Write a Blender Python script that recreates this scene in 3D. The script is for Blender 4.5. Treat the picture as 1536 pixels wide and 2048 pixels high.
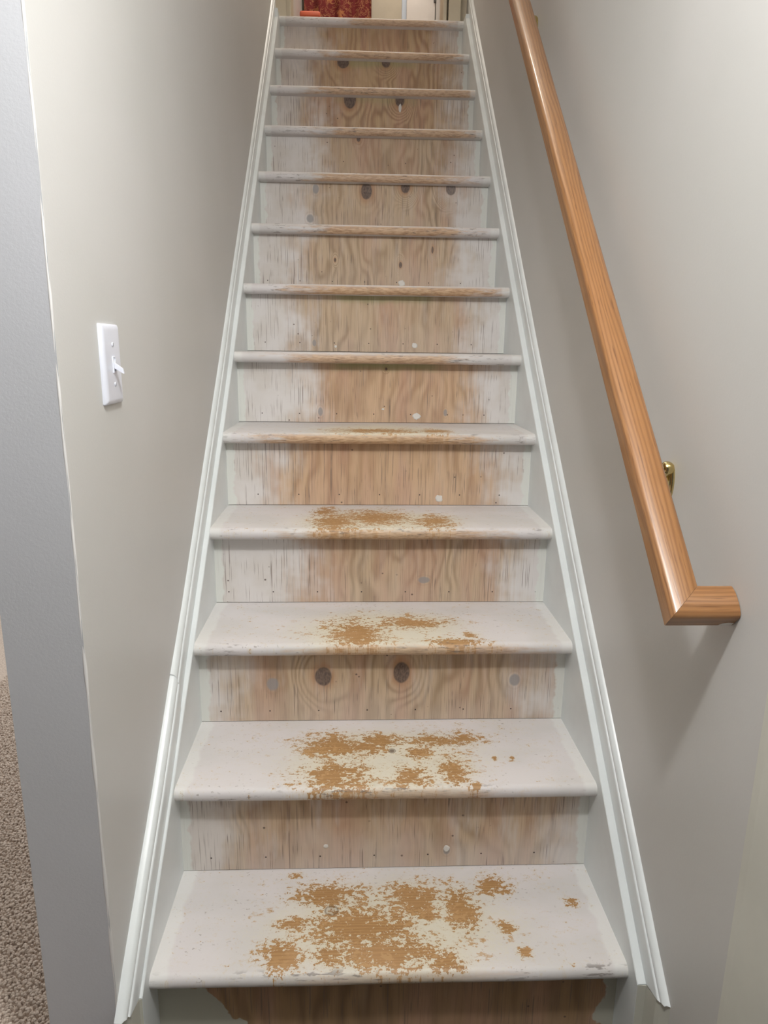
import bpy, math, random
import numpy as np
from mathutils import Matrix, Vector

# ------------------------------------------------------------------ camera, world, lights, exposure
SC = bpy.context.scene
COL = SC.collection
for o in list(bpy.data.objects):
    bpy.data.objects.remove(o)

CAM = (-0.06787, -1.06793, 1.30529)
YAW, PITCH, ROLL, FPX = 0.04144, 0.23441, 0.01303, 1402.15


def make_camera():
    cy, sy = math.cos(YAW), math.sin(YAW)
    cp, sp = math.cos(PITCH), math.sin(PITCH)
    f = Vector((sy * cp, cy * cp, -sp))
    r0 = Vector((cy, -sy, 0))
    u0 = r0.cross(f)
    r = r0 * math.cos(ROLL) + u0 * math.sin(ROLL)
    u = -r0 * math.sin(ROLL) + u0 * math.cos(ROLL)
    cd = bpy.data.cameras.new('camera')
    cd.sensor_fit = 'HORIZONTAL'
    cd.sensor_width = 36.0
    cd.lens = 36.0 * FPX / 1536.0
    cd.clip_start = 0.02
    o = bpy.data.objects.new('camera', cd)
    COL.objects.link(o)
    m = Matrix((r, u, -f)).transposed().to_4x4()
    m.translation = Vector(CAM)
    o.matrix_world = m
    SC.camera = o


make_camera()

W = bpy.data.worlds.new('world')
SC.world = W
W.use_nodes = True
W.node_tree.nodes['Background'].inputs[0].default_value = (0.92, 0.95, 1.0, 1)
W.node_tree.nodes['Background'].inputs[1].default_value = 0.09


def lamp(name, loc, power, color, radius):
    d = bpy.data.lights.new(name, 'POINT')
    d.energy = power
    d.color = color
    d.shadow_soft_size = radius
    o = bpy.data.objects.new(name, d)
    COL.objects.link(o)
    o.location = loc
    return o


lamp('ceiling_lamp_light', (0.015, -0.74, 2.22), 50.0, (1.0, 1.0, 1.0), 0.055)
lamp('side_room_fill_light', (-1.5, 1.7, 2.2), 110.0, (1.0, 0.98, 0.95), 0.1)  # added fill out of view, brightens the carpet beside the left wall
lamp('hall_lamp_light', (0.10, 3.75, 4.75), 28.0, (1.0, 0.90, 0.80), 0.12)
lamp('stairwell_fill_light', (0.0, 1.75, 4.70), 22.0, (1.0, 0.88, 0.76), 0.12)  # unseen warm fill, added to lift the dim upper steps and walls

SC.view_settings.view_transform = 'Standard'
SC.view_settings.look = 'None'
SC.view_settings.gamma = 1.0
SC.view_settings.use_curve_mapping = False
SC.view_settings.exposure = 0.0

# ------------------------------------------------------------------ measures (metres)
RISE, RUN, NOSING, THICK, HALF = 0.21386, 0.22366, 0.0443, 0.0305, 0.43
SLOPE = math.atan2(RISE, RUN)
TAN, COS = math.tan(SLOPE), math.cos(SLOPE)
WALL_L, WALL_R = -0.456, 0.460
TZ = {1: (0.2128, 0.2121), 2: (0.4314, 0.4311), 3: (0.6448, 0.6459), 4: (0.8557, 0.8573), 5: (1.0668, 1.068),
      6: (1.2795, 1.2792), 7: (1.4915, 1.4915), 8: (1.708, 1.7067), 9: (1.9224, 1.922), 10: (2.1381, 2.1395),
      11: (2.352, 2.3541), 12: (2.5703, 2.568), 13: (2.7848, 2.7872)}
RY = {1: (0.0, 0.0), 2: (0.2177, 0.2191), 3: (0.4458, 0.4481), 4: (0.6727, 0.6703), 5: (0.8924, 0.8936),
      6: (1.1260, 1.1220), 7: (1.3480, 1.3480), 8: (1.5656, 1.5656), 9: (1.7893, 1.7893), 10: (2.013, 2.013),
      11: (2.2366, 2.2366), 12: (2.4603, 2.4603), 13: (2.6839, 2.6839)}

# ------------------------------------------------------------------ helpers: objects


def put(name, me, mat=None, parent=None, loc=(0, 0, 0), label=None, cat=None, group=None, kind=None):
    o = bpy.data.objects.new(name, me)
    COL.objects.link(o)
    o.location = loc
    if mat is not None and me is not None:
        for m in (mat if isinstance(mat, (list, tuple)) else [mat]):
            me.materials.append(m)
    if parent is not None:
        o.parent = parent
    if label:
        o['label'] = label
    if cat:
        o['category'] = cat
    if group:
        o['group'] = group
    if kind:
        o['kind'] = kind
    return o


def mesh(name, verts, faces, smooth=False, angle=None):
    me = bpy.data.meshes.new(name)
    me.from_pydata([tuple(v) for v in verts], [], faces)
    me.validate()
    import bmesh
    bm = bmesh.new()
    bm.from_mesh(me)
    bmesh.ops.recalc_face_normals(bm, faces=bm.faces)
    if angle is not None:
        for e in bm.edges:
            if len(e.link_faces) == 2 and e.calc_face_angle(0) > angle:
                e.smooth = False
        smooth = True
    for f in bm.faces:
        f.smooth = smooth
    bm.to_mesh(me)
    bm.free()
    return me


def box(x0, x1, y0, y1, z0, z1):
    v = [(x, y, z) for z in (z0, z1) for y in (y0, y1) for x in (x0, x1)]
    f = [(0, 1, 3, 2), (4, 6, 7, 5), (0, 4, 5, 1), (2, 3, 7, 6), (0, 2, 6, 4), (1, 5, 7, 3)]
    return v, f


def bevel_box(x0, x1, y0, y1, z0, z1, r=0.002, seg=2):
    import bmesh
    v, f = box(x0, x1, y0, y1, z0, z1)
    me = bpy.data.meshes.new('box')
    me.from_pydata(v, [], f)
    bm = bmesh.new()
    bm.from_mesh(me)
    bmesh.ops.recalc_face_normals(bm, faces=bm.faces)
    bmesh.ops.bevel(bm, geom=list(bm.edges), offset=r, segments=seg, affect='EDGES', profile=0.5)
    for fc in bm.faces:
        fc.smooth = True
    for e in bm.edges:
        if len(e.link_faces) == 2 and e.calc_face_angle(0) > 0.9:
            e.smooth = False
    bm.to_mesh(me)
    bm.free()
    return me


def loft(sections, closed=True, caps=True):
    """sections: list of equal-length point loops -> verts, faces"""
    n = len(sections[0])
    v = [p for s in sections for p in s]
    f = []
    for k in range(len(sections) - 1):
        for j in range(n if closed else n - 1):
            a, b = k * n + j, k * n + (j + 1) % n
            f.append((a, b, b + n, a + n))
    if caps:
        f.append(tuple(range(n)))
        f.append(tuple(range((len(sections) - 1) * n, len(sections) * n)))
    return v, f


def tube(path, radii, seg=14):
    secs = []
    P = [Vector(p) for p in path]
    for i, p in enumerate(P):
        t = (P[min(i + 1, len(P) - 1)] - P[max(i - 1, 0)]).normalized()
        a = t.orthogonal().normalized() if i == 0 else None
        if i == 0:
            ref = a
        else:
            ref = (ref - t * ref.dot(t)).normalized()
        b = t.cross(ref)
        secs.append([tuple(p + (ref * math.cos(q) + b * math.sin(q)) * radii[i])
                     for q in [2 * math.pi * k / seg for k in range(seg)]])
    return loft(secs)


# ------------------------------------------------------------------ helpers: shader expressions


def lin(r, g, b):
    def c(x):
        x /= 255.0
        return x / 12.92 if x <= 0.04045 else ((x + 0.055) / 1.055) ** 2.4
    return (c(r), c(g), c(b), 1.0)


class S:
    """a shader socket with arithmetic"""
    nt = None

    def __init__(s, sock):
        s.s = sock

    @staticmethod
    def op(kind, *a, clamp=False):
        n = S.nt.nodes.new('ShaderNodeMath')
        n.operation = kind
        n.use_clamp = clamp
        for i, x in enumerate(a):
            if isinstance(x, S):
                S.nt.links.new(x.s, n.inputs[i])
            else:
                n.inputs[i].default_value = float(x)
        return S(n.outputs[0])

    def __add__(s, o): return S.op('ADD', s, o)
    __radd__ = __add__
    def __sub__(s, o): return S.op('SUBTRACT', s, o)
    def __rsub__(s, o): return S.op('SUBTRACT', o, s)
    def __mul__(s, o): return S.op('MULTIPLY', s, o)
    __rmul__ = __mul__
    def __truediv__(s, o): return S.op('DIVIDE', s, o)


def smin(a, b): return S.op('MINIMUM', a, b)
def smax(a, b): return S.op('MAXIMUM', a, b)
def sabs(a): return S.op('ABSOLUTE', a)
def sat(a): return S.op('ADD', a, 0.0, clamp=True)


def sstep(lo, hi, x):
    n = S.nt.nodes.new('ShaderNodeMapRange')
    n.interpolation_type = 'SMOOTHSTEP'
    inv = lo > hi
    n.inputs[1].default_value = min(lo, hi)
    n.inputs[2].default_value = max(lo, hi)
    n.inputs[3].default_value = 1.0 if inv else 0.0
    n.inputs[4].default_value = 0.0 if inv else 1.0
    S.nt.links.new(x.s, n.inputs[0])
    return S(n.outputs[0])


def comb(x, y, z):
    n = S.nt.nodes.new('ShaderNodeCombineXYZ')
    for i, v in enumerate((x, y, z)):
        if isinstance(v, S):
            S.nt.links.new(v.s, n.inputs[i])
        else:
            n.inputs[i].default_value = v
    return S(n.outputs[0])


def noise(vec, scale=1.0, detail=2.0, rough=0.5, dist=0.0):
    n = S.nt.nodes.new('ShaderNodeTexNoise')
    S.nt.links.new(vec.s, n.inputs['Vector'])
    n.inputs['Scale'].default_value = scale
    n.inputs['Detail'].default_value = detail
    n.inputs['Roughness'].default_value = rough
    n.inputs['Distortion'].default_value = dist
    return S(n.outputs[0])


def voronoi(vec, scale=1.0, feature='F1', out='Distance'):
    n = S.nt.nodes.new('ShaderNodeTexVoronoi')
    n.feature = feature
    S.nt.links.new(vec.s, n.inputs['Vector'])
    n.inputs['Scale'].default_value = scale
    return S(n.outputs[out])


def mixc(fac, a, b):
    n = S.nt.nodes.new('ShaderNodeMix')
    n.data_type = 'RGBA'
    for idx, v in ((0, fac), (6, a), (7, b)):
        if isinstance(v, S):
            S.nt.links.new(v.s, n.inputs[idx])
        else:
            n.inputs[idx].default_value = v
    return S(n.outputs[2])


def coords(kind='Object'):
    n = S.nt.nodes.new('ShaderNodeTexCoord')
    s = S.nt.nodes.new('ShaderNodeSeparateXYZ')
    S.nt.links.new(n.outputs[kind], s.inputs[0])
    return S(n.outputs[kind]), S(s.outputs[0]), S(s.outputs[1]), S(s.outputs[2])


def begin(name):
    m = bpy.data.materials.new(name)
    m.use_nodes = True
    S.nt = m.node_tree
    return m, m.node_tree.nodes['Principled BSDF']


def finish(b, color, rough=0.5, bump=None, strength=0.2, dist=0.002, **kw):
    def setin(key, v):
        if isinstance(v, S):
            S.nt.links.new(v.s, b.inputs[key])
        else:
            b.inputs[key].default_value = v
    setin('Base Color', color)
    setin('Roughness', rough)
    for k, v in kw.items():
        setin(k.replace('_', ' '), v)
    if bump is not None:
        n = S.nt.nodes.new('ShaderNodeBump')
        n.inputs['Strength'].default_value = strength
        n.inputs['Distance'].default_value = dist
        S.nt.links.new(bump.s, n.inputs['Height'])
        S.nt.links.new(n.outputs[0], b.inputs['Normal'])


def plain(name, rgb, rough=0.5, **kw):
    m, b = begin(name)
    v, x, y, z = coords()
    k = noise(v, 9.0, 3)
    c = lin(*rgb)
    d = tuple(q * 0.93 for q in c[:3]) + (1,)
    finish(b, mixc(sstep(0.3, 0.7, k), c, d), rough, noise(v, 140, 2), 0.06, 0.001, **kw)
    return m


def wall_paint(name, rgb, rough=0.45, peel=0.12):
    m, b = begin(name)
    v, x, y, z = coords()
    big = noise(v, 1.7, 3)
    c = lin(*rgb)
    d = tuple(q * e for q, e in zip(c[:3], (0.95, 0.955, 0.945))) + (1,)
    peelh = noise(v, 260, 3, 0.6) + noise(v, 40, 2) * 0.6
    finish(b, mixc(sstep(0.35, 0.65, big), c, d), rough, peelh, peel, 0.0012)
    return m


M_WALL = wall_paint('greige wall paint', (207, 206, 204))
M_GREY = wall_paint('cool grey wall paint', (188, 189, 194), 0.5, 0.22)
M_CEIL = wall_paint('ceiling paint', (230, 228, 222), 0.7)
M_TRIM = plain('white trim paint', (227, 232, 233), 0.32)
M_PRIMER = plain('grey green primer', (200, 199, 188), 0.6)
M_CREAM = plain('cream door frame paint', (214, 204, 184), 0.4)
M_PLASTIC = plain('white switch plastic', (226, 229, 240), 0.3)
M_PUTTY = plain('white wood filler', (226, 222, 216), 0.7)
M_BEAD = plain('corner bead paint', (226, 224, 222), 0.5)
M_DARK = plain('dark metal', (70, 66, 64), 0.4)
M_DOOR = plain('white door paint', (240, 236, 234), 0.35)
M_HALLFLOOR = plain('landing floor board', (190, 165, 135), 0.5)
M_ORANGE = plain('orange vinyl', (214, 104, 74), 0.4)


def brass():
    m, b = begin('polished brass')
    v, x, y, z = coords()
    finish(b, mixc(noise(v, 30, 2), lin(196, 172, 112), lin(226, 208, 156)), 0.16, noise(v, 90, 2), 0.04, 0.001, Metallic=1.0)
    return m


M_BRASS = brass()


def oak(name, seed):
    """grain runs along local X; clear glossy coat"""
    m, b = begin(name)
    v, x, y, z = coords()
    a = comb(x * 1.3 + seed, y * 16, z * 16)
    warp = noise(a, 1.0, 3, 0.55)
    f = (z + y * 0.55) * 820.0 + warp * 34.0
    rings = S.op('SINE', f) * 0.5 + 0.5
    rings = S.op('POWER', rings, 1.6)
    fib = noise(comb(x * 26 + seed, y * 420, z * 420), 1.0, 3, 0.6)
    pores = sstep(0.60, 0.72, noise(comb(x * 16 + seed * 3, y * 520, z * 520), 1.0, 1.5, 0.5))
    big = noise(comb(x * 2.1 + seed, y * 6, z * 6), 1.0, 2)
    c = mixc(sat(rings * 0.75), lin(164, 117, 72), lin(124, 82, 45))
    c = mixc(sstep(0.35, 0.7, fib) * 0.45, c, lin(146, 99, 56))
    c = mixc(sstep(0.4, 0.7, big) * 0.3, c, lin(164, 112, 66))
    c = mixc(pores * 0.65, c, lin(104, 64, 34))
    finish(b, c, 0.36, rings * 0.2 + pores * -0.6, 0.10, 0.0008, Coat_Weight=0.55, Coat_Roughness=0.12)
    return m


def riser_mat(i, brown, knots, ghosts, wash, white_amt, warm, green=0.0, paint_end=0.0, swirl=1.0):
    m, b = begin('plywood riser %d' % i)
    v, X, Y, Z = coords()
    sd = i * 7.31
    # grain field, running up the board, pulled round the knots
    big = noise(comb(X * 7.0 + sd, sd, Z * 3.2), 1.0, 2.0, 0.5)
    med = noise(comb(X * 22.0 + sd, sd * 2, Z * 5.0), 1.0, 2.0, 0.5)
    f = X * 150.0 + big * (44.0 * swirl) + med * 9.0
    core = None
    halo = None
    for (cx, cz, rx, rz) in knots:
        dx, dz = (X - cx) * (1.0 / rx), (Z - cz) * (1.0 / rz)
        d = S.op('SQRT', dx * dx + dz * dz)
        w = sstep(4.2, 1.2, d)
        f = f * (1.0 - w) + (d * 5.6 + med * 5.0) * w
        k = sstep(1.08, 0.86, d + (med - 0.5) * 0.35)
        hh = sstep(2.1, 1.0, d) * 0.6
        core = k if core is None else smax(core, k)
        halo = hh if halo is None else smax(halo, hh)
    g = S.op('SINE', f) * 0.5 + 0.5
    g = S.op('POWER', g, 1.5)
    amp = sstep(0.32, 0.62, noise(comb(X * 5.0 + sd * 3, sd, Z * 4.0), 1.0, 2))
    light, dark = warm
    c = mixc(g * (amp * 0.6 + 0.12), light, dark)
    # pinkish stain, long vertical fields
    st = noise(comb(X * 15.0 + sd * 5, sd, Z * 2.4), 1.0, 3, 0.55)
    c = mixc(sstep(0.42, 0.66, st) * 0.5, c, lin(192, 150, 128))
    st2 = noise(comb(X * 9.0 + sd * 6, sd, Z * 5.0), 1.0, 3, 0.55)
    c = mixc(sstep(0.5, 0.72, st2) * 0.45, c, lin(172, 140, 112))
    fib = noise(comb(X * 330.0, sd, Z * 9.0), 1.0, 2, 0.6)
    c = mixc(sstep(0.45, 0.72, fib) * 0.34, c, lin(140, 108, 84))
    if core is not None:
        c = mixc(halo, c, lin(178, 132, 94))
        kc = mixc(sstep(0.3, 0.7, noise(comb(X * 300, sd, Z * 120), 1.0, 2)), lin(88, 72, 64), lin(124, 102, 88))
        c = mixc(core, c, kc)
    # whitewash remains: both ends, streaky border, thin veil in the middle
    xl, xr = brown
    t = smin(X - xl, (X - xr) * -1.0)
    streak = noise(comb(X * 70.0 + sd, sd, Z * 4.0), 1.0, 3, 0.6)
    blot = noise(comb(X * 9.0 + sd * 2, sd, Z * 9.0), 1.0, 3, 0.55)
    edge = t + (streak - 0.5) * 0.10 + (blot - 0.5) * 0.26 + (noise(comb(X * 190.0 + sd, sd, Z * 5.0), 1.0, 3, 0.6) - 0.5) * 0.10
    wm = sstep(0.11, -0.06, edge)
    veil = sstep(0.45, 0.75, noise(comb(X * 38.0 + sd, sd, Z * 6.0), 1.0, 3, 0.6)) * wash
    low = sstep(0.14, 0.0, Z + (blot - 0.5) * 0.15) * wash * 0.9
    wm = smax(wm * white_amt, smax(veil, low * 0.75))
    if core is not None:
        wm = wm * (1.0 - core * 0.75)
    wc = mixc(sstep(0.35, 0.65, blot), lin(224, 220, 218), lin(214, 208, 202))
    c2 = mixc(sat(wm), c, wc)
    # fine dark checks in the paint
    cr = noise(comb(X * 420.0 + sd, sd, Z * 7.0), 1.0, 2.0, 0.5)
    crm = sstep(0.585, 0.67, cr) * sstep(0.40, 0.58, noise(comb(X * 14 + sd * 4, sd, Z * 16.0), 1.0, 2))
    c2 = mixc(crm * 0.72, c2, lin(122, 105, 94))
    lc = noise(comb(X * 120.0 + sd * 2, sd, Z * 2.2), 1.0, 1.0, 0.5)
    c2 = mixc(sstep(0.012, 0.004, sabs(lc - 0.62)) * 0.45 * sstep(0.45, 0.6, blot), c2, lin(112, 96, 86))
    # rubbed grey spots and filled knots
    for (cx, cz, rx, rz) in ghosts:
        dx, dz = (X - cx) * (1.0 / rx), (Z - cz) * (1.0 / rz)
        d = S.op('SQRT', dx * dx + dz * dz) + (streak - 0.5) * 0.5
        c2 = mixc(sstep(1.15, 0.75, d) * 0.8, c2, lin(150, 146, 146))
        c2 = mixc(sstep(0.35, 0.0, sabs(d - 1.45)) * 0.15, c2, lin(158, 128, 106))
    sp = voronoi(comb(X * 30.0 + sd, sd, Z * 34.0), 1.0)
    spm = sstep(0.10, 0.06, sp) * sstep(0.5, 0.6, noise(comb(X * 20 + sd, sd, Z * 20), 1.0, 1))
    c2 = mixc(spm * 0.85, c2, lin(96, 78, 70))
    # nail holes in a row near the foot
    px = S.op('PINGPONG', X + (0.013 * (i % 5)), 0.0575)
    dx, dz = px, (Z - (0.027 + 0.002 * (i % 3)))
    nd = S.op('SQRT', dx * dx + dz * dz)
    c2 = mixc(sstep(0.0024, 0.0013, nd), c2, lin(70, 58, 54))
    if green > 0:
        gm = sstep(0.150, 0.176, Z + (noise(comb(X * 10 + sd, sd, Z * 6), 1.0, 2) - 0.5) * 0.035) * sstep(0.2, 0.12, sabs(X - 0.02) + (blot - 0.5) * 0.1)
        c2 = mixc(gm * green * (1.0 - core) if core is not None else gm * green, c2, lin(158, 158, 112))
    # caulk and paint line along both ends
    en = sstep(0.406, 0.413, sabs(X) + (noise(comb(X * 14, sd, Z * 38.0 + sd), 1.0, 2) - 0.5) * 0.03)
    c2 = mixc(en * 0.85, c2, lin(224, 226, 220))
    if paint_end > 0:
        pe = sstep(0.0, 0.006, sabs(X) - paint_end + smax((0.182 - Z) * sstep(0.05, -0.05, X), 0.0) * 1.1 + (noise(comb(X * 20, sd, Z * 20), 1.0, 3) - 0.5) * 0.12)
        c2 = mixc(pe, c2, lin(182, 180, 166))
    finish(b, c2, 0.62, fib, 0.06, 0.0008)
    return m


def tread_mat(i, patches, halo, nose):
    m, b = begin('worn painted tread %d' % i)
    v, X, Y, Z = coords()
    sd = i * 5.77
    # ragged field for flaking
    n1 = noise(comb(X * 24 + sd, Y * 34, sd), 1.0, 5.0, 0.68)
    n2 = noise(comb(X * 95 + sd, Y * 130, sd), 1.0, 3.0, 0.6)
    n3 = noise(comb(X * 300 + sd, Y * 380, sd), 1.0, 2.0, 0.6)
    rag = (n1 - 0.5) * 2.3 + (n2 - 0.5) * 2.7 + (n3 - 0.5) * 1.6
    # bare pine: grain along X
    fx = noise(comb(X * 5 + sd, Y * 60, sd), 1.0, 3, 0.55)
    g = S.op('SINE', Y * 900.0 + fx * 16.0) * 0.5 + 0.5
    fib = noise(comb(X * 22 + sd, Y * 520, sd), 1.0, 2, 0.6)
    pine = mixc(g * 0.55, lin(178, 138, 90), lin(148, 107, 64))
    pine = mixc(sstep(0.4, 0.75, fib) * 0.35, pine, lin(132, 94, 58))
    pine = mixc(sstep(0.45, 0.7, noise(comb(X * 9 + sd, Y * 14, sd), 1.0, 2)) * 0.35, pine, lin(190, 150, 108))
    tone = noise(comb(X * 6 + sd, Y * 9, sd), 1.0, 3)
    paint = mixc(sstep(0.35, 0.65, tone), lin(216, 211, 211), lin(208, 204, 202))
    if halo:
        hx, hy, hrx, hry = halo
        dx, dy = (X - hx) * (1.0 / hrx), (Y - hy) * (1.0 / hry)
        hd = S.op('SQRT', dx * dx + dy * dy)
        hm = sstep(1.35, 0.45, hd + rag * 0.3)
        paint = mixc(hm * 0.8, paint, lin(214, 207, 186))
    # scuffs: short dark marks
    sc = noise(comb(X * 85 + sd * 3, Y * 130, Z * 130), 1.0, 3, 0.65)
    scm = sstep(0.62, 0.69, sc) * sstep(0.46, 0.60, noise(comb(X * 11 + sd * 3, Y * 16, sd), 1.0, 2))
    paint = mixc(scm * 0.55, paint, lin(126, 112, 102))
    c = paint
    fld = None
    for p in patches:
        px, py, prx, pry = p
        dx, dy = (X - px) * (1.0 / prx), (Y - py) * (1.0 / pry)
        d = S.op('SQRT', dx * dx + dy * dy)
        e = 1.05 - d
        e = smax(e, -1.4)
        fld = e if fld is None else smax(fld, e)
    if fld is not None:
        wm = sstep(-0.04, 0.08, fld * 0.60 + rag + 0.05)
        thin = sstep(-0.7, 0.0, fld * 0.62 + rag)
        c = mixc(thin * 0.45, c, lin(206, 190, 158))
        c = mixc(wm, c, pine)
    if halo:
        # stray chips round the worn field
        ch = sstep(0.565, 0.595, n1 * 0.55 + n2 * 0.45) * sstep(1.45, 0.7, hd)
        c = mixc(ch * 0.8, c, lin(188, 150, 104))
    tk = TKNOT.get(i)
    if tk:
        dx, dy = (X - tk[0]) * (1.0 / tk[2]), (Y - tk[1]) * (1.0 / tk[3])
        kd = S.op('SQRT', dx * dx + dy * dy) + rag * 0.15
        c = mixc(sstep(0.30, 0.05, sabs(kd - 1.0)) * 0.6, c, lin(96, 74, 52))
        c = mixc(sstep(0.9, 0.6, kd) * tk[4], c, lin(88, 66, 50))
    # rounded front edge rubbed down to timber in the middle
    x0, x1, amt = nose
    tn = smin(X - x0, (X - x1) * -1.0)
    ns = noise(comb(X * 14 + sd, sd, Z * 90), 1.0, 4, 0.62)
    ns2 = noise(comb(X * 45 + sd, sd * 2, Z * 300), 1.0, 3, 0.6)
    front = sstep(-0.026, -0.037, Y)
    nm = sstep(-0.06, 0.10, tn + (ns - 0.5) * 0.42) * front * sstep(0.0, -0.010, Z + (ns2 - 0.5) * 0.012)
    nwood = mixc(sstep(0.38, 0.66, ns2), lin(206, 172, 136), lin(170, 130, 92))
    c = mixc(nm * amt, c, nwood)
    smg = sstep(0.57, 0.65, noise(comb(X * 26 + sd * 2, sd, Z * 210), 1.0, 3, 0.6)) * front
    smg = smg * sstep(0.42, 0.6, noise(comb(X * 8 + sd, sd, 0.0), 1.0, 2))
    c = mixc(smg * 0.7, c, lin(104, 92, 86))
    # fresh paint lines brushed along the two ends
    en = sstep(0.398, 0.408, sabs(X) + (noise(comb(X * 5, Y * 30 + sd, sd), 1.0, 2) - 0.5) * 0.025)
    c = mixc(en * 0.5, c, lin(228, 229, 226))
    finish(b, c, 0.5, n2, 0.12, 0.0008)
    return m


# ------------------------------------------------------------------ data for the steps
PATCH = {
    1: [(-0.12, 0.144, 0.053, 0.024), (-0.052, 0.058, 0.079, 0.044), (0.053, 0.13, 0.046, 0.034), (0.144, 0.103, 0.026, 0.042),
        (-0.196, 0.002, 0.03, 0.028), (-0.108, 0.0, 0.034, 0.02), (0.016, -0.003, 0.062, 0.028), (0.102, -0.023, 0.027, 0.016),
        (0.218, 0.161, 0.027, 0.021), (-0.182, 0.071, 0.029, 0.013), (0.249, -0.005, 0.01, 0.01), (0.227, 0.053, 0.013, 0.011),
        (0.079, 0.086, 0.018, 0.011), (-0.02, 0.006, 0.05, 0.03), (0.372, 0.113, 0.009, 0.009), (-0.19, 0.198, 0.010, 0.006)],
    2: [(-0.11, 0.112, 0.051, 0.04), (-0.007, 0.134, 0.04, 0.021), (-0.045, 0.105, 0.039, 0.024), (-0.107, 0.003, 0.06, 0.04),
        (0.049, -0.005, 0.033, 0.029), (0.113, 0.132, 0.04, 0.019), (0.187, 0.137, 0.033, 0.021), (0.069, 0.087, 0.025, 0.018),
        (0.142, 0.014, 0.024, 0.041), (0.181, -0.033, 0.006, 0.008), (-0.059, -0.032, 0.023, 0.008), (0.237, 0.059, 0.005, 0.006),
        (0.274, 0.058, 0.005, 0.006)],
    3: [(-0.066, 0.022, 0.051, 0.071), (0.075, 0.085, 0.064, 0.029), (0.159, -0.029, 0.046, 0.014), (0.205, 0.005, 0.014, 0.012)],
    4: [(-0.15, 0.142, 0.027, 0.036), (-0.123, 0.031, 0.045, 0.069), (-0.022, 0.075, 0.075, 0.061), (0.136, 0.034, 0.04, 0.053),
        (-0.126, -0.025, 0.018, 0.019)],
    5: [(-0.006, 0.018, 0.101, 0.035), (0.152, 0.017, 0.033, 0.035)]}
TKNOT = {1: (-0.113, 0.103, 0.012, 0.011, 0.25), 2: (0.014, 0.092, 0.007, 0.008, 0.8)}
HALO = {1: (0.005, 0.056, 0.236, 0.115), 2: (-0.003, 0.054, 0.207, 0.12), 3: (-0.005, 0.036, 0.207, 0.12),
        4: (-0.01, 0.032, 0.213, 0.106), 5: (0.0, 0.018, 0.186, 0.166)}
NOSE = {1: (-0.196, 0.198, 0.35), 2: (-0.134, 0.243, 0.55), 3: (-0.191, 0.336, 0.7), 4: (-0.219, 0.303, 0.8), 5: (-0.333, 0.28, 0.9),
        6: (-0.296, 0.263, 0.85), 7: (-0.273, 0.401, 0.95), 8: (-0.245, 0.311, 0.9), 9: (-0.24, 0.334, 0.85),
        10: (-0.211, 0.419, 0.85), 11: (-0.263, 0.429, 0.85), 12: (-0.207, 0.414, 0.85), 13: (-0.122, 0.367, 0.8)}
BROWN = {1: (-0.50, 0.50), 2: (-0.3193, 0.3727), 3: (-0.3726, 0.3734), 4: (-0.2246, 0.3504), 5: (-0.296, 0.344),
         6: (-0.2256, 0.33), 7: (-0.2748, 0.33), 8: (-0.2849, 0.30), 9: (-0.2627, 0.31), 10: (-0.2358, 0.34),
         11: (-0.2675, 0.37), 12: (-0.2681, 0.38), 13: (-0.244, 0.35)}
KNOT = {3: [(-0.1433, 0.1145, 0.0199, 0.0242), (0.0411, 0.1235, 0.0201, 0.0281)], 6: [(0.0237, 0.1650, 0.0040, 0.0050)],
        8: [(0.0888, 0.0906, 0.0054, 0.0101), (-0.1444, 0.1036, 0.0035, 0.0067), (0.2018, 0.1431, 0.004, 0.012)],
        9: [(-0.0313, 0.1611, 0.0208, 0.0314), (0.1159, 0.1781, 0.017, 0.0227), (0.2888, 0.1746, 0.019, 0.0228)],
        10: [(-0.0618, 0.1828, 0.008, 0.011)], 11: [(-0.0981, 0.176, 0.026, 0.034), (0.1143, 0.178, 0.020, 0.026)],
        12: [(-0.1294, 0.180, 0.027, 0.026), (0.061, 0.183, 0.020, 0.020)]}
GHOST = {3: [(-0.2605, 0.0961, 0.014, 0.0166), (0.3118, 0.1024, 0.0132, 0.0155)],
         9: [(-0.2214, 0.1642, 0.0120, 0.0161), (-0.2452, 0.06, 0.0131, 0.016)], 7: [(-0.2082, 0.0282, 0.0068, 0.0116)],
         6: [(-0.1784, 0.033, 0.0078, 0.0139), (0.2104, 0.0334, 0.0063, 0.0124)],
         4: [(0.1115, 0.0614, 0.0158, 0.0096)], 2: [(0.129, 0.04, 0.0075, 0.01)]}
PUTTY = {2: [(-0.1285, 0.0559, 0.0053, 0.0049), (0.1288, 0.0449, 0.0065, 0.0087)], 5: [(0.1711, 0.0206, 0.0115, 0.0103)],
         6: [(0.1212, 0.0217, 0.0141, 0.0109), (0.016, 0.0425, 0.0047, 0.0031)],
         7: [(0.1277, 0.0241, 0.0103, 0.01), (-0.137, 0.0175, 0.0051, 0.005)], 8: [(0.0935, 0.0278, 0.0126, 0.012)],
         11: [(0.115, 0.1488, 0.0065, 0.0173)]}
TAN_A = (lin(201, 177, 148), lin(154, 128, 98))
TAN_B = (lin(207, 175, 142), lin(168, 134, 101))
TAN_C = (lin(200, 170, 134), lin(146, 110, 80))
TAN_D = (lin(166, 134, 98), lin(122, 94, 66))
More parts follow.
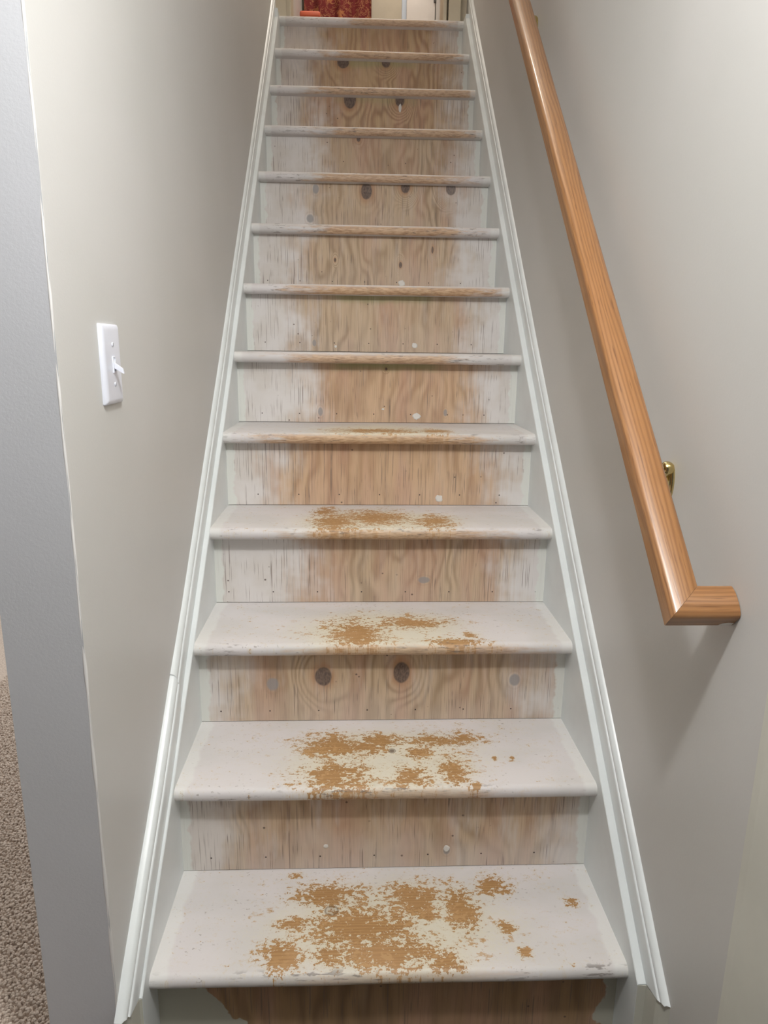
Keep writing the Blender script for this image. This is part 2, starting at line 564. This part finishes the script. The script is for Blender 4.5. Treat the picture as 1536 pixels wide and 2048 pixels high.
#            wash, white, warm, green, swirl
RKIND = {1: (0.05, 0.0, TAN_D, 0, 0.5), 2: (0.55, 0.75, TAN_A, 0, 1.3), 3: (0.30, 0.85, TAN_A, 0, 0.7), 4: (0.18, 0.95, TAN_A, 0, 1.1),
         5: (0.12, 0.95, TAN_B, 0, 0.6), 6: (0.10, 0.97, TAN_B, 0.7, 0.9), 7: (0.22, 0.95, TAN_A, 0.6, 0.8), 8: (0.22, 0.92, TAN_A, 0, 1.0),
         9: (0.22, 0.90, TAN_A, 0, 1.1), 10: (0.12, 0.90, TAN_A, 0, 0.9), 11: (0.08, 0.80, TAN_C, 0.3, 1.2), 12: (0.08, 0.75, TAN_C, 0.5, 1.2),
         13: (0.12, 0.7, TAN_C, 0, 0.8)}

# ------------------------------------------------------------------ the setting: walls, floors, ceilings


def structure(name, me, mat, parent=None, loc=(0, 0, 0)):
    return put(name, me, mat, parent, loc, kind=None if parent else 'structure')


TOPZ = 5.1
END_Y = 2.74
# left wall of the stairwell: its near end faces the viewer in another paint
v, f = box(WALL_L - 0.112, WALL_L, -0.121, 4.70, 0.0, TOPZ)
me = mesh('wall_left', v, f)
wl = structure('wall_left', me, [M_WALL, M_GREY])
for p in me.polygons:
    if p.normal.y < -0.5 or p.normal.x < -0.5:
        p.material_index = 1
random.seed(4)
secs = []
for k in range(61):
    z = 0.003 + k * (2.40 - 0.003) / 60
    w = 0.0020 + random.uniform(-0.0003, 0.0003)
    jx, jy = random.uniform(-0.0004, 0.0004), random.uniform(-0.0004, 0.0004)
    if k in (9, 12, 17, 21):
        w += 0.0012
    cx, cyy = WALL_L - 0.0016 + jx, -0.121 + 0.0016 + jy
    secs.append([(cx + w * math.cos(q), cyy + w * math.sin(q), z) for q in [2 * math.pi * j / 8 for j in range(8)]])
v, f = loft(secs)
structure('corner_bead', mesh('corner_bead', v, f, True), M_BEAD, wl)

v, f = box(WALL_R, WALL_R + 0.12, -2.6, 4.70, 0.0, TOPZ)
structure('wall_right', mesh('wall_right', v, f), M_WALL)
# plain vertical board closing the right wall, seen at the lower right of the picture
secs = []
for z in (0.0, 2.4):
    secs.append([(WALL_R - 0.0003, -0.268, z), (WALL_R - 0.0012, -0.274, z), (WALL_R - 0.0025, -0.286, z), (WALL_R - 0.003, -0.40, z), (WALL_R + 0.01, -0.40, z), (WALL_R + 0.01, -0.272, z)])
v, f = loft(secs)
structure('trim_3', mesh('trim_3', v, f), plain('pale corner paint', (216, 216, 206), 0.5))

# carpeted floor in the room beyond the left wall
v, f = box(-3.2, WALL_L - 0.112, -2.6, 4.6, -0.05, 0.0)


def carpet_mat():
    m, b = begin('beige carpet')
    v, x, y, z = coords()
    k = noise(v, 160, 3, 0.6)
    finish(b, mixc(sstep(0.3, 0.7, k), lin(224, 209, 195), lin(190, 172, 157)), 0.95, k, 0.5, 0.004)
    return m


M_CARPET = carpet_mat()
floor = structure('floor', mesh('floor', v, f), M_CARPET)
v, f = box(WALL_L - 0.112, WALL_R, -2.6, 2.9, -0.05, 0.0)
structure('floor', mesh('floor', v, f), plain('dark unseen floor', (92, 84, 74), 0.8))  # unseen floor, made dark to cut bounce light on the lowest risers
rng = np.random.default_rng(3)
sp = 0.0068
gx, gy = np.meshgrid(np.arange(-1.45, -0.574, sp), np.arange(-0.30, 1.55, sp))
n = gx.size
cx = gx.ravel() + rng.uniform(-.35, .35, n) * sp
cyv = gy.ravel() + rng.uniform(-.35, .35, n) * sp
rad = rng.uniform(0.0030, 0.0048, n)
hh = rng.uniform(0.006, 0.011, n)
lx, ly = rng.uniform(-.005, .005, n), rng.uniform(-.005, .005, n)
base = np.array([(math.cos(q), math.sin(q)) for q in (0, 2 * math.pi / 5, 4 * math.pi / 5, 6 * math.pi / 5, 8 * math.pi / 5)])
V = np.zeros((n, 11, 3))
ph = rng.uniform(0, 6.28, n)
cs, sn = np.cos(ph), np.sin(ph)
for j in range(5):
    bx = base[j, 0] * cs - base[j, 1] * sn
    by = base[j, 0] * sn + base[j, 1] * cs
    V[:, j, 0] = cx + bx * rad * .8
    V[:, j, 1] = cyv + by * rad * .8
    V[:, j, 2] = -0.001
    V[:, 5 + j, 0] = cx + lx * .7 + bx * rad
    V[:, 5 + j, 1] = cyv + ly * .7 + by * rad
    V[:, 5 + j, 2] = hh * .7
V[:, 10, 0] = cx + lx
V[:, 10, 1] = cyv + ly
V[:, 10, 2] = hh
tri = []
for j in range(5):
    k = (j + 1) % 5
    tri += [(j, k, 5 + k), (j, 5 + k, 5 + j), (5 + j, 5 + k, 10)]
tri = np.array(tri)
T = (tri[None] + (np.arange(n) * 11)[:, None, None]).reshape(-1, 3)
me = bpy.data.meshes.new('carpet_pile')
me.vertices.add(n * 11)
me.vertices.foreach_set('co', V.ravel())
me.loops.add(T.size)
me.loops.foreach_set('vertex_index', T.ravel().astype(np.int32))
me.polygons.add(len(T))
me.polygons.foreach_set('loop_start', np.arange(0, T.size, 3, dtype=np.int32))
me.polygons.foreach_set('loop_total', np.full(len(T), 3, dtype=np.int32))
me.update()
me.validate()
put('carpet_pile', me, M_CARPET, floor, kind='stuff')

# ceilings: low over the foot of the stairs, high over the hall
v, f = box(-3.2, WALL_R + 0.12, -2.6, 0.42, 2.44, 2.74)
structure('ceiling', mesh('ceiling', v, f), M_CEIL)
v, f = box(WALL_L - 0.112, WALL_R + 0.12, 0.3, 4.82, TOPZ, TOPZ + 0.1)
structure('ceiling', mesh('ceiling', v, f), M_CEIL)
v, f = box(WALL_L - 0.112, WALL_R + 0.12, 0.30, 0.42, 2.74, TOPZ)
structure('wall_front', mesh('wall_front', v, f), M_WALL)
# closing wall below the landing
v, f = box(WALL_L, WALL_R, END_Y + 0.06, END_Y + 0.12, 0.0, 2.74)
structure('wall_back', mesh('wall_back', v, f), M_WALL)
v, f = box(WALL_L, WALL_R, 2.72, 4.70, 2.745, 2.783)
structure('landing_floor', mesh('landing_floor', v, f), M_HALLFLOOR)
v, f = box(WALL_L - 0.112, WALL_R + 0.12, 4.70, 4.82, 2.6, TOPZ)
structure('wall_end', mesh('wall_end', v, f), M_CREAM)

# ------------------------------------------------------------------ the staircase
stair = put('staircase', None, loc=(0, 0, 0), label='straight staircase with worn white treads and bare plywood risers', cat='staircase')


def make_tread(i):
    zl, zr = TZ[i]
    z0 = (zl + zr) / 2
    y0 = (i - 1) * RUN
    prof = []
    r = THICK / 2
    prof.append((None, 0.0))
    for k in range(0, 13):
        q = math.pi / 2 + math.pi * k / 12
        prof.append((-NOSING + r + r * math.cos(q), -r + r * math.sin(q)))
    back = (RY[i + 1][0] + RY[i + 1][1]) / 2 - y0 + 0.016 if i < 13 else 0.036
    prof[0] = (back, 0.0)
    prof.append((back, -THICK))
    secs = []
    rng_ = random.Random(i)
    nx = 24
    for k in range(nx + 1):
        t = k / nx
        x = -HALF + 2 * HALF * t
        dz = (zr - zl) * (t - 0.5)
        wob = 0.0006 * math.sin(x * 17 + i) + rng_.uniform(-0.0003, 0.0003)
        sec = []
        for j, (yy, zz) in enumerate(prof):
            front = yy < -NOSING + 2 * r
            e = 0.0
            if k in (0, nx) and front:
                e = 0.0012
            sec.append((x, yy + (wob + e if front else 0.0), zz + dz))
        secs.append(sec)
    v, f = loft(secs)
    me = mesh('tread', v, f, angle=0.6)
    put('tread', me, tread_mat(i, PATCH.get(i, []), HALO.get(i), NOSE[i]), stair, (0, y0, z0))


def make_riser(i):
    zb = (TZ[i - 1][0] + TZ[i - 1][1]) / 2 if i > 1 else 0.0
    zbl, zbr = TZ[i - 1] if i > 1 else (0.0, 0.0)
    ztl, ztr = TZ[i][0] - THICK, TZ[i][1] - THICK
    yl, yr = RY[i]
    yc = (yl + yr) / 2
    g = 0.0014 if i > 1 else 0.0
    t = 0.014
    v = []
    for (x, yy, b_, t_) in ((-HALF, yl, zbl, ztl), (HALF, yr, zbr, ztr)):
        for dy in (0, t):
            v += [(x, yy + dy - yc, b_ + g - zb), (x, yy + dy - yc, t_ - zb)]
    f = [(0, 1, 3, 2), (4, 6, 7, 5), (0, 4, 5, 1), (2, 3, 7, 6), (0, 2, 6, 4), (1, 5, 7, 3)]
    wash, white, warm, green, swirl = RKIND[i]
    mt = riser_mat(i, BROWN[i], KNOT.get(i, []), GHOST.get(i, []), wash, white, warm, green, 0.402 if i == 1 else 0.0, swirl)
    r = put('riser', mesh('riser', v, f), mt, stair, (0, yc, zb))
    for (cx, cz, rx, rz) in PUTTY.get(i, []):
        rr = random.Random(int(cx * 1e4) + i)
        yy = (yl - yc) + (yr - yl) * (cx / (2 * HALF) + 0.5)
        nseg = 16
        rads = [rr.uniform(0.82, 1.12) for _ in range(nseg)]
        secs = []
        for (sc_, dep) in ((1.0, 0.0002), (0.96, -0.0007), (0.62, -0.0010)):
            secs.append([(cx + rx * rads[k] * sc_ * math.cos(2 * math.pi * k / nseg), yy + dep, cz + rz * rads[k] * sc_ * math.sin(2 * math.pi * k / nseg)) for k in range(nseg)])
        vv, ff = loft(secs)
        put('filler_patch', mesh('filler_patch', vv, ff, True), M_PUTTY, r)


for i in range(1, 14):
    make_tread(i)
    make_riser(i)

# ------------------------------------------------------------------ skirt boards and their mouldings


def lerp(tab, y):
    if y <= tab[0][0]:
        return tab[0][1]
    for (a, va), (b_, vb) in zip(tab, tab[1:]):
        if y <= b_:
            return va + (vb - va) * (y - a) / (b_ - a)
    return tab[-1][1]


def zat(h, y):
    return h / COS + y * TAN


def skirt(name, side, wallx, h0tab, ttab, pieces, ytop):
    s = side

    def yend(h, h0):
        return -0.080 - max(0.0, h - h0) * 1.10
    ys = [-0.080 + (ytop + 0.080) * k / 40 for k in range(41)]
    secs = []
    for y in ys:
        h0 = lerp(h0tab, y)
        e = 0.0015
        loop = [(s * HALF, -0.05), (s * HALF, h0 - e), (s * (HALF + e), h0), (wallx, h0), (wallx, -0.05)]
        secs.append([(x, y, zat(h, y)) for x, h in loop])
    v, f = loft(secs)
    root = structure(name, mesh(name, v, f, angle=0.5), M_TRIM)
    for (ya, yb, sh) in pieces:
        secs = []
        nn = max(8, int((yb - ya) / 0.06))
        for k in range(nn + 1):
            y = ya + (yb - ya) * k / nn
            h0 = lerp(h0tab, y)
            t = lerp(ttab, y) + sh
            x0 = HALF + t
            wx = abs(wallx)
            d = wx - x0
            prof = [(x0, h0 + 0.0002), (x0, h0 + 0.0400), (x0 + 0.0006, h0 + 0.0418), (x0 + 0.0022, h0 + 0.0428), (x0 + 0.0034, h0 + 0.0432),
                    (x0 + 0.0036, h0 + 0.0470), (x0 + 0.0042, h0 + 0.0495), (x0 + 0.0060, h0 + 0.0522), (x0 + 0.0088, h0 + 0.0545), (x0 + 0.0115, h0 + 0.0558),
                    (wx, h0 + 0.0566), (wx, h0 + 0.0002)]
            loop = []
            for (x, h) in prof:
                yy = y
                if k == 0 and ya < 0:
                    yy = yend(h, h0) + 0.001 * math.sin(h * 900)
                elif ya < 0:
                    ye = yend(h, h0)
                    yy = ye + (yb - ye) * k / nn
                loop.append((s * min(x, wx), yy, zat(h, yy)))
            secs.append(loop)
        v, f = loft(secs)
        structure('moulding', mesh('moulding', v, f, angle=0.7), M_TRIM, root)
    # level return of the board on to the landing
    x0, x1 = sorted((s * HALF, wallx))
    v, f = box(x0, x1, ytop + 0.0004, END_Y - 0.001, 2.40, 2.786)
    structure('landing_return', mesh('landing_return', v, f), M_TRIM, root)
    # squared foot under the raked ends
    h0 = lerp(h0tab, -0.08)
    t = lerp(ttab, -0.08)
    wx = abs(wallx)
    x0, x1 = HALF + 0.0004, HALF + t
    plan = [(x0, -0.0803, h0), (x1, -0.0815, h0), (x1 + 0.001, -0.118, h0 + 0.036), (x1 + 0.005, -0.126, h0 + 0.043), (wx - 0.003, -0.136, h0 + 0.052), (wx, -0.141, h0 + 0.057), (wx, -0.0803, h0)]
    lo = [(s * x, y, 0.0005) for x, y, h in plan]
    hi = [(s * x, y, min(zat(h, y), zat(h0, -0.08) + 0.028) - 0.0012) for x, y, h in plan]
    v, f = loft([lo, hi])
    structure('foot_block', mesh('foot_block', v, f), M_PRIMER, root)
    return root


skirt('trim_1', -1, WALL_L, [(-0.08, 0.209), (-0.03, 0.208), (0.15, 0.192), (0.30, 0.189), (0.42, 0.180), (1.0, 0.176), (1.2, 0.181), (1.8, 0.188), (2.45, 0.198), (2.6, 0.210)],
      [(-0.08, 0.0050), (0.29, 0.0058), (0.31, 0.0092), (0.42, 0.0112), (1.0, 0.0108), (1.2, 0.0126), (2.6, 0.0126)],
      [(-0.1, 0.298, 0.0), (0.3005, 2.615, 0.0008)], 2.575)
skirt('trim_2', 1, WALL_R, [(-0.08, 0.212), (-0.04, 0.210), (0.25, 0.205), (0.40, 0.200), (1.0, 0.191), (1.3, 0.194), (1.8, 0.203), (2.4, 0.214), (2.6, 0.222)],
      [(-0.08, 0.0152), (0.4, 0.0156), (1.0, 0.0158), (2.6, 0.0160)], [(-0.1, 2.615, 0.0)], 2.575)

# ------------------------------------------------------------------ the door frame at the stair head and the hall beyond
FZ = 2.787


def prism(plan, z0, z1):
    return loft([[(x, y, z0) for x, y in plan], [(x, y, z1) for x, y in plan]])


v, f = box(-0.383, 0.341, END_Y + 0.02, END_Y + 0.14, 4.87, 4.90)
frame = structure('door_1', mesh('door_1', v, f), M_CREAM)
# left side: flat panel, casing and a bright inner edge
for nm, plan in (('jamb', [(-0.456, END_Y), (-0.404, END_Y), (-0.404, END_Y + 0.14), (-0.456, END_Y + 0.14)]),
                 ('casing', [(-0.404, END_Y - 0.004), (-0.388, END_Y - 0.012), (-0.384, END_Y - 0.012), (-0.383, END_Y - 0.006), (-0.383, END_Y + 0.14), (-0.404, END_Y + 0.14)]),
                 ('casing', [(0.362, END_Y), (0.362, END_Y + 0.14), (0.341, END_Y + 0.14), (0.341, END_Y - 0.006), (0.345, END_Y - 0.012), (0.356, END_Y - 0.012)]),
                 ('casing', [(0.367, END_Y - 0.012), (0.371, END_Y - 0.016), (0.423, END_Y - 0.016), (0.428, END_Y - 0.008), (0.428, END_Y + 0.10), (0.367, END_Y + 0.10)]),
                 ('jamb', [(0.428, END_Y + 0.03), (0.459, END_Y + 0.03), (0.459, END_Y + 0.14), (0.428, END_Y + 0.14)])):
    v, f = prism(plan, FZ, 4.90)
    structure(nm, mesh(nm, v, f), M_CREAM, frame)


def curtain_mat():
    m, b = begin('red floral curtain cloth')
    v, x, y, z = coords()
    base = mixc(noise(v, 30, 3), lin(124, 38, 36), lin(96, 26, 26))
    sw = noise(comb(x * 16, 0.0, z * 16), 1.0, 3, 0.6, 1.6)
    vine = sstep(0.035, 0.012, sabs(sw - 0.5))
    base = mixc(vine * 0.65, base, lin(176, 124, 84))
    fl = voronoi(comb(x * 9 + sw * 0.7, 0.0, z * 9), 1.0)
    pet = sstep(0.30, 0.22, fl + (noise(comb(x * 60, 0.0, z * 60), 1.0, 3) - 0.5) * 0.35)
    base = mixc(pet * 0.6, base, lin(190, 128, 78))
    ctr = sstep(0.10, 0.06, fl)
    base = mixc(ctr * 0.7, base, lin(206, 168, 110))
    finish(b, base, 0.85, noise(v, 500, 2), 0.2, 0.001)
    return m


M_CURTAIN = curtain_mat()
L = Vector((-0.42, 4.50, FZ + 0.03))
nx_, nz_ = 110, 14
vv, ff = [], []
for side in (0, 1):
    for a in range(nx_ + 1):
        x = -0.44 + 0.47 * a / nx_
        ph_ = (x + 0.44) / 0.157 * 2 * math.pi
        y = 4.52 + 0.022 * math.sin(ph_) + 0.007 * math.sin(2.3 * ph_ + 1) + 0.0022 * side
        for c_ in range(nz_ + 1):
            z = FZ + 0.03 + (4.75 - FZ) * c_ / nz_
            vv.append((x - L.x, y + 0.004 * math.sin(3 * z + x * 9) - L.y, z - L.z))
st_ = (nx_ + 1) * (nz_ + 1)
for side in (0, 1):
    for a in range(nx_):
        for c_ in range(nz_):
            q = side * st_ + a * (nz_ + 1) + c_
            ff.append((q, q + 1, q + nz_ + 2, q + nz_ + 1))
for a in range(nx_):
    for c_ in (0, nz_):
        q = a * (nz_ + 1) + c_
        ff.append((q, q + nz_ + 1, q + nz_ + 1 + st_, q + st_))
for c_ in range(nz_):
    for a in (0, nx_):
        q = a * (nz_ + 1) + c_
        ff.append((q, q + 1, q + 1 + st_, q + st_))
put('curtain', mesh('curtain', vv, ff, True), M_CURTAIN, None, tuple(L),
    label='dark red floral curtain hanging in the hall beyond the top step', cat='curtain')

# stool whose orange top just shows over the top step
SX, SY = -0.372, 4.16
stool = put('stool', None, loc=(SX, SY, FZ), label='orange topped stool standing before the red curtain', cat='stool')
put('seat', bevel_box(-0.066, 0.066, -0.11, 0.11, 0.552, 0.590, 0.012, 3), M_ORANGE, stool)
for dx_ in (-0.05, 0.05):
    for dy_ in (-0.09, 0.09):
        v, f = tube([(dx_ * 1.15, dy_ * 1.15, 0.0), (dx_, dy_, 0.553)], [0.009, 0.011], 10)
        put('leg', mesh('leg', v, f, angle=0.9), M_DARK, stool)

# white door standing in the far wall at the right, pale edge to its left
d2 = structure('door_2', bevel_box(0.263, 0.455, 4.30, 4.34, FZ + 0.006, 4.80, 0.003), M_DOOR)
structure('door_edge', bevel_box(0.232, 0.2625, 4.312, 4.345, FZ + 0.006, 4.80, 0.003), plain('pale blue door strip', (212, 226, 244), 0.35), d2)  # strip left of the door, coloured pale blue
v, f = tube([(0.452, 4.293, 3.545), (0.4535, 4.293, 3.60), (0.457, 4.293, 3.66)], [0.008, 0.011, 0.011], 10)
structure('hinge', mesh('hinge', v, f, angle=0.9), M_DARK, d2)

# ------------------------------------------------------------------ the handrail
RA = math.radians(44.25)
CS, SN = math.cos(RA), math.sin(RA)
S0, NT = 0.527, 0.8168          # slope coordinate of the outer corner, level of the rail's crown
XO, WID, HGT = 0.363, 0.050, 0.036


def sn(s, n_):
    return (s * CS - n_ * SN, s * SN + n_ * CS)      # (y, z)


def rail_profile():
    """(w, n) loop, w 0..WID across, n below the crown"""
    pts = []
    r = 0.010
    cr = 0.0035
    # bottom outer -> up the outer side -> crown -> inner side
    pts.append((0.003, -HGT))
    pts.append((0.0, -HGT + 0.003))
    for k in range(7):
        q = math.pi - (math.pi / 2) * k / 6 * 0.86
        pts.append((r + r * math.cos(q), -cr - r + 0.001 + r * math.sin(q)))
    for k in range(1, 6):
        w = r + (WID - 2 * r) * k / 6
        u = (w - WID / 2) / (WID / 2)
        pts.append((w, -cr * u * u + 0.0))
    for k in range(6, -1, -1):
        q = (math.pi / 2) * k / 6 * 0.86 + (math.pi / 2) * 0.14 * (k / 6)
        q = math.pi - (math.pi - (math.pi / 2) * k / 6 * 0.86) if False else (math.pi / 2) * k / 6 * 0.86
        pts.append((WID - r + r * math.cos(q), -cr - r + 0.001 + r * math.sin(q)))
    pts.append((WID, -HGT + 0.003))
    pts.append((WID - 0.003, -HGT))
    return pts


PR = rail_profile()
oy, oz = sn(S0, NT)
HL = Vector((XO, oy, oz))
hand = put('handrail', None, loc=tuple(HL), label='varnished oak handrail with a mitred return on the right wall', cat='handrail')
# long rail: local X runs up the slope, local Y is the rail's normal, local Z is across (world x)
MR = Matrix(((0, 0, 1), (CS, -SN, 0), (SN, CS, 0))).to_4x4()
secs = []
for k in range(0, 25):
    t = k / 24
    secs.append([((w * (1 - t) + 3.30 * t), n_, w) for (w, n_) in PR])
v, f = loft(secs)
rail = put('rail', mesh('rail', v, f, angle=0.5), oak('oak rail', 2.3), hand)
rail.matrix_local = MR
# return: local X runs to the wall (world x), local Z runs down the slope
MT = Matrix(((1, 0, 0), (0, -SN, -CS), (0, CS, -SN))).to_4x4()
gap = 0.0004
secs = []
xw = WALL_R - XO - 0.0008
for k in range(0, 7):
    t = k / 6
    secs.append([((w + gap) * (1 - t) + xw * t, n_, -w) for (w, n_) in PR])
v, f = loft(secs)
ret = put('end_return', mesh('end_return', v, f, angle=0.5), oak('oak return', 9.1), hand)
ret.matrix_local = MT
# smear of white paint low on the return by the wall
secs = []
for (sc_, dn) in ((1.0, 0.0001), (0.9, 0.0006)):
    secs.append([(xw - 0.011 + 0.010 * sc_ * a, -HGT + 0.0095 + 0.0055 * sc_ * b_ - 0.003, 0.0 + dn) for a, b_ in ((-1, -0.7), (0.0, -1), (1, -0.9), (1, 0.8), (0.2, 1.0), (-0.6, 0.6))])
v, f = loft(secs)
put('paint_smear', mesh('paint_smear', v, f), M_PUTTY, ret)


def bracket(y, z):
    """rosette on the wall, arm out to the underside of the rail"""
    px_, py_, pz_ = WALL_R - XO, y - oy, z - oz
    # oval backplate
    secs = []
    for (t, k1) in ((0.0, 1.0), (-0.003, 1.0), (-0.006, 0.86), (-0.009, 0.55)):
        secs.append([(px_ + t, py_ + 0.0115 * k1 * math.cos(q), pz_ - 0.022 + 0.030 * k1 * math.sin(q)) for q in [2 * math.pi * j / 20 for j in range(20)]])
    v, f = loft(secs)
    b_ = put('bracket', mesh('bracket', v, f, angle=0.9), M_BRASS, hand)
    # swelling knuckle at the head of the plate
    secs = []
    for k in range(0, 11):
        q = math.pi * k / 10
        secs.append([(px_ - 0.010 - 0.012 * math.cos(q), py_ + (0.0002 + 0.0125 * math.sin(q)) * math.cos(u), pz_ + (0.0002 + 0.0125 * math.sin(q)) * math.sin(u)) for u in [2 * math.pi * j / 16 for j in range(16)]])
    v, f = loft(secs)
    put('knuckle', mesh('knuckle', v, f, True), M_BRASS, b_)
    # rail underside point
    sc_ = (y * CS + z * SN) - 0.012
    ry, rz = sn(sc_, NT - HGT)
    e = Vector((WID / 2, ry - oy, rz - oz))
    a = Vector((px_ - 0.012, py_, pz_ - 0.004))
    mid1 = a + Vector((-0.018, 0.0, -0.024))
    mid2 = Vector((e.x + 0.012, e.y, e.z - 0.022))
    path = []
    for k in range(13):
        t = k / 12
        path.append(a * (1 - t) ** 3 + mid1 * 3 * t * (1 - t) ** 2 + mid2 * 3 * t * t * (1 - t) + e * t ** 3)
    v, f = tube(path, [0.0095 - 0.004 * (k / 12) for k in range(13)], 14)
    put('arm', mesh('arm', v, f, angle=0.9), M_BRASS, b_)
    vv, ff = [], []
    for n_ in (0.0, -0.003):
        for ds, dx_ in ((-0.03, -0.010), (0.03, -0.010), (0.03, 0.010), (-0.03, 0.010)):
            yy, zz = sn(sc_ + ds, NT - HGT + n_)
            vv.append((WID / 2 + dx_, yy - oy, zz - oz))
    ff = [(0, 1, 2, 3), (4, 7, 6, 5), (0, 4, 5, 1), (1, 5, 6, 2), (2, 6, 7, 3), (3, 7, 4, 0)]
    put('saddle', mesh('saddle', vv, ff), M_BRASS, b_)


bracket(0.066, 1.110)
bracket(1.250, 2.236)

# ------------------------------------------------------------------ the light switch
SWY, SWZ = 0.073, 1.2695
sw = put('light_switch', None, loc=(WALL_L, SWY, SWZ), label='white toggle light switch on the left wall', cat='light switch')
PW, PH, PD = 0.040, 0.0615, 0.0075
secs = []
for (d, k) in ((0.0, 0.0), (0.002, 0.0), (0.0045, 0.0012), (0.0063, 0.0036), (0.0072, 0.0070), (0.0075, 0.0090)):
    a, c_ = PW - k, PH - k
    rr = 0.003
    loop = []
    for (sx, sz, q0) in ((1, 1, 0), (-1, 1, 90), (-1, -1, 180), (1, -1, 270)):
        for j in range(4):
            q = math.radians(q0 + 30 * j)
            loop.append((d, sx * (a - rr) + rr * math.cos(q), sz * (c_ - rr) + rr * math.sin(q)))
    secs.append(loop)
v, f = loft(secs)
put('wall_plate', mesh('wall_plate', v, f, angle=0.6), M_PLASTIC, sw)
# raised slot around the lever
vv, ff = [], []
for (d, a, c_) in ((0.0074, 0.0056, 0.0128), (0.0092, 0.0052, 0.0124), (0.0092, 0.0036, 0.0106), (0.0076, 0.0036, 0.0106)):
    vv += [(d, -a, -c_), (d, a, -c_), (d, a, c_), (d, -a, c_)]
for r_ in range(3):
    for j in range(4):
        q, w_ = r_ * 4 + j, r_ * 4 + (j + 1) % 4
        ff.append((q, w_, w_ + 4, q + 4))
ff.append((12, 13, 14, 15))
put('toggle_collar', mesh('toggle_collar', vv, ff), M_PLASTIC, sw)
secs = []
for (d, zc, a, c_) in ((0.0078, -0.001, 0.0033, 0.0048), (0.0150, -0.0055, 0.0031, 0.0046), (0.0215, -0.0098, 0.0028, 0.0042), (0.0222, -0.0102, 0.0022, 0.0034)):
    secs.append([(d - 0.25 * (z_ - 0), y_, zc + z_) for y_, z_ in ((-a, -c_), (a, -c_), (a, c_), (-a, c_))])
v, f = loft(secs)
put('toggle', mesh('toggle', v, f), M_PLASTIC, sw)
for zz in (0.0305, -0.0305):
    secs = []
    for (d, r_) in ((0.0074, 0.0034), (0.0084, 0.0032), (0.0089, 0.0020)):
        secs.append([(d, r_ * math.cos(q), zz + r_ * math.sin(q)) for q in [2 * math.pi * j / 14 for j in range(14)]])
    v, f = loft(secs)
    s_ = put('screw', mesh('screw', v, f, angle=0.8), M_PLASTIC, sw)
    v, f = box(0.00885, 0.0091, -0.0004, 0.0004, zz - 0.0024, zz + 0.0024)
    put('screw_slot', mesh('screw_slot', v, f), M_DARK, s_)
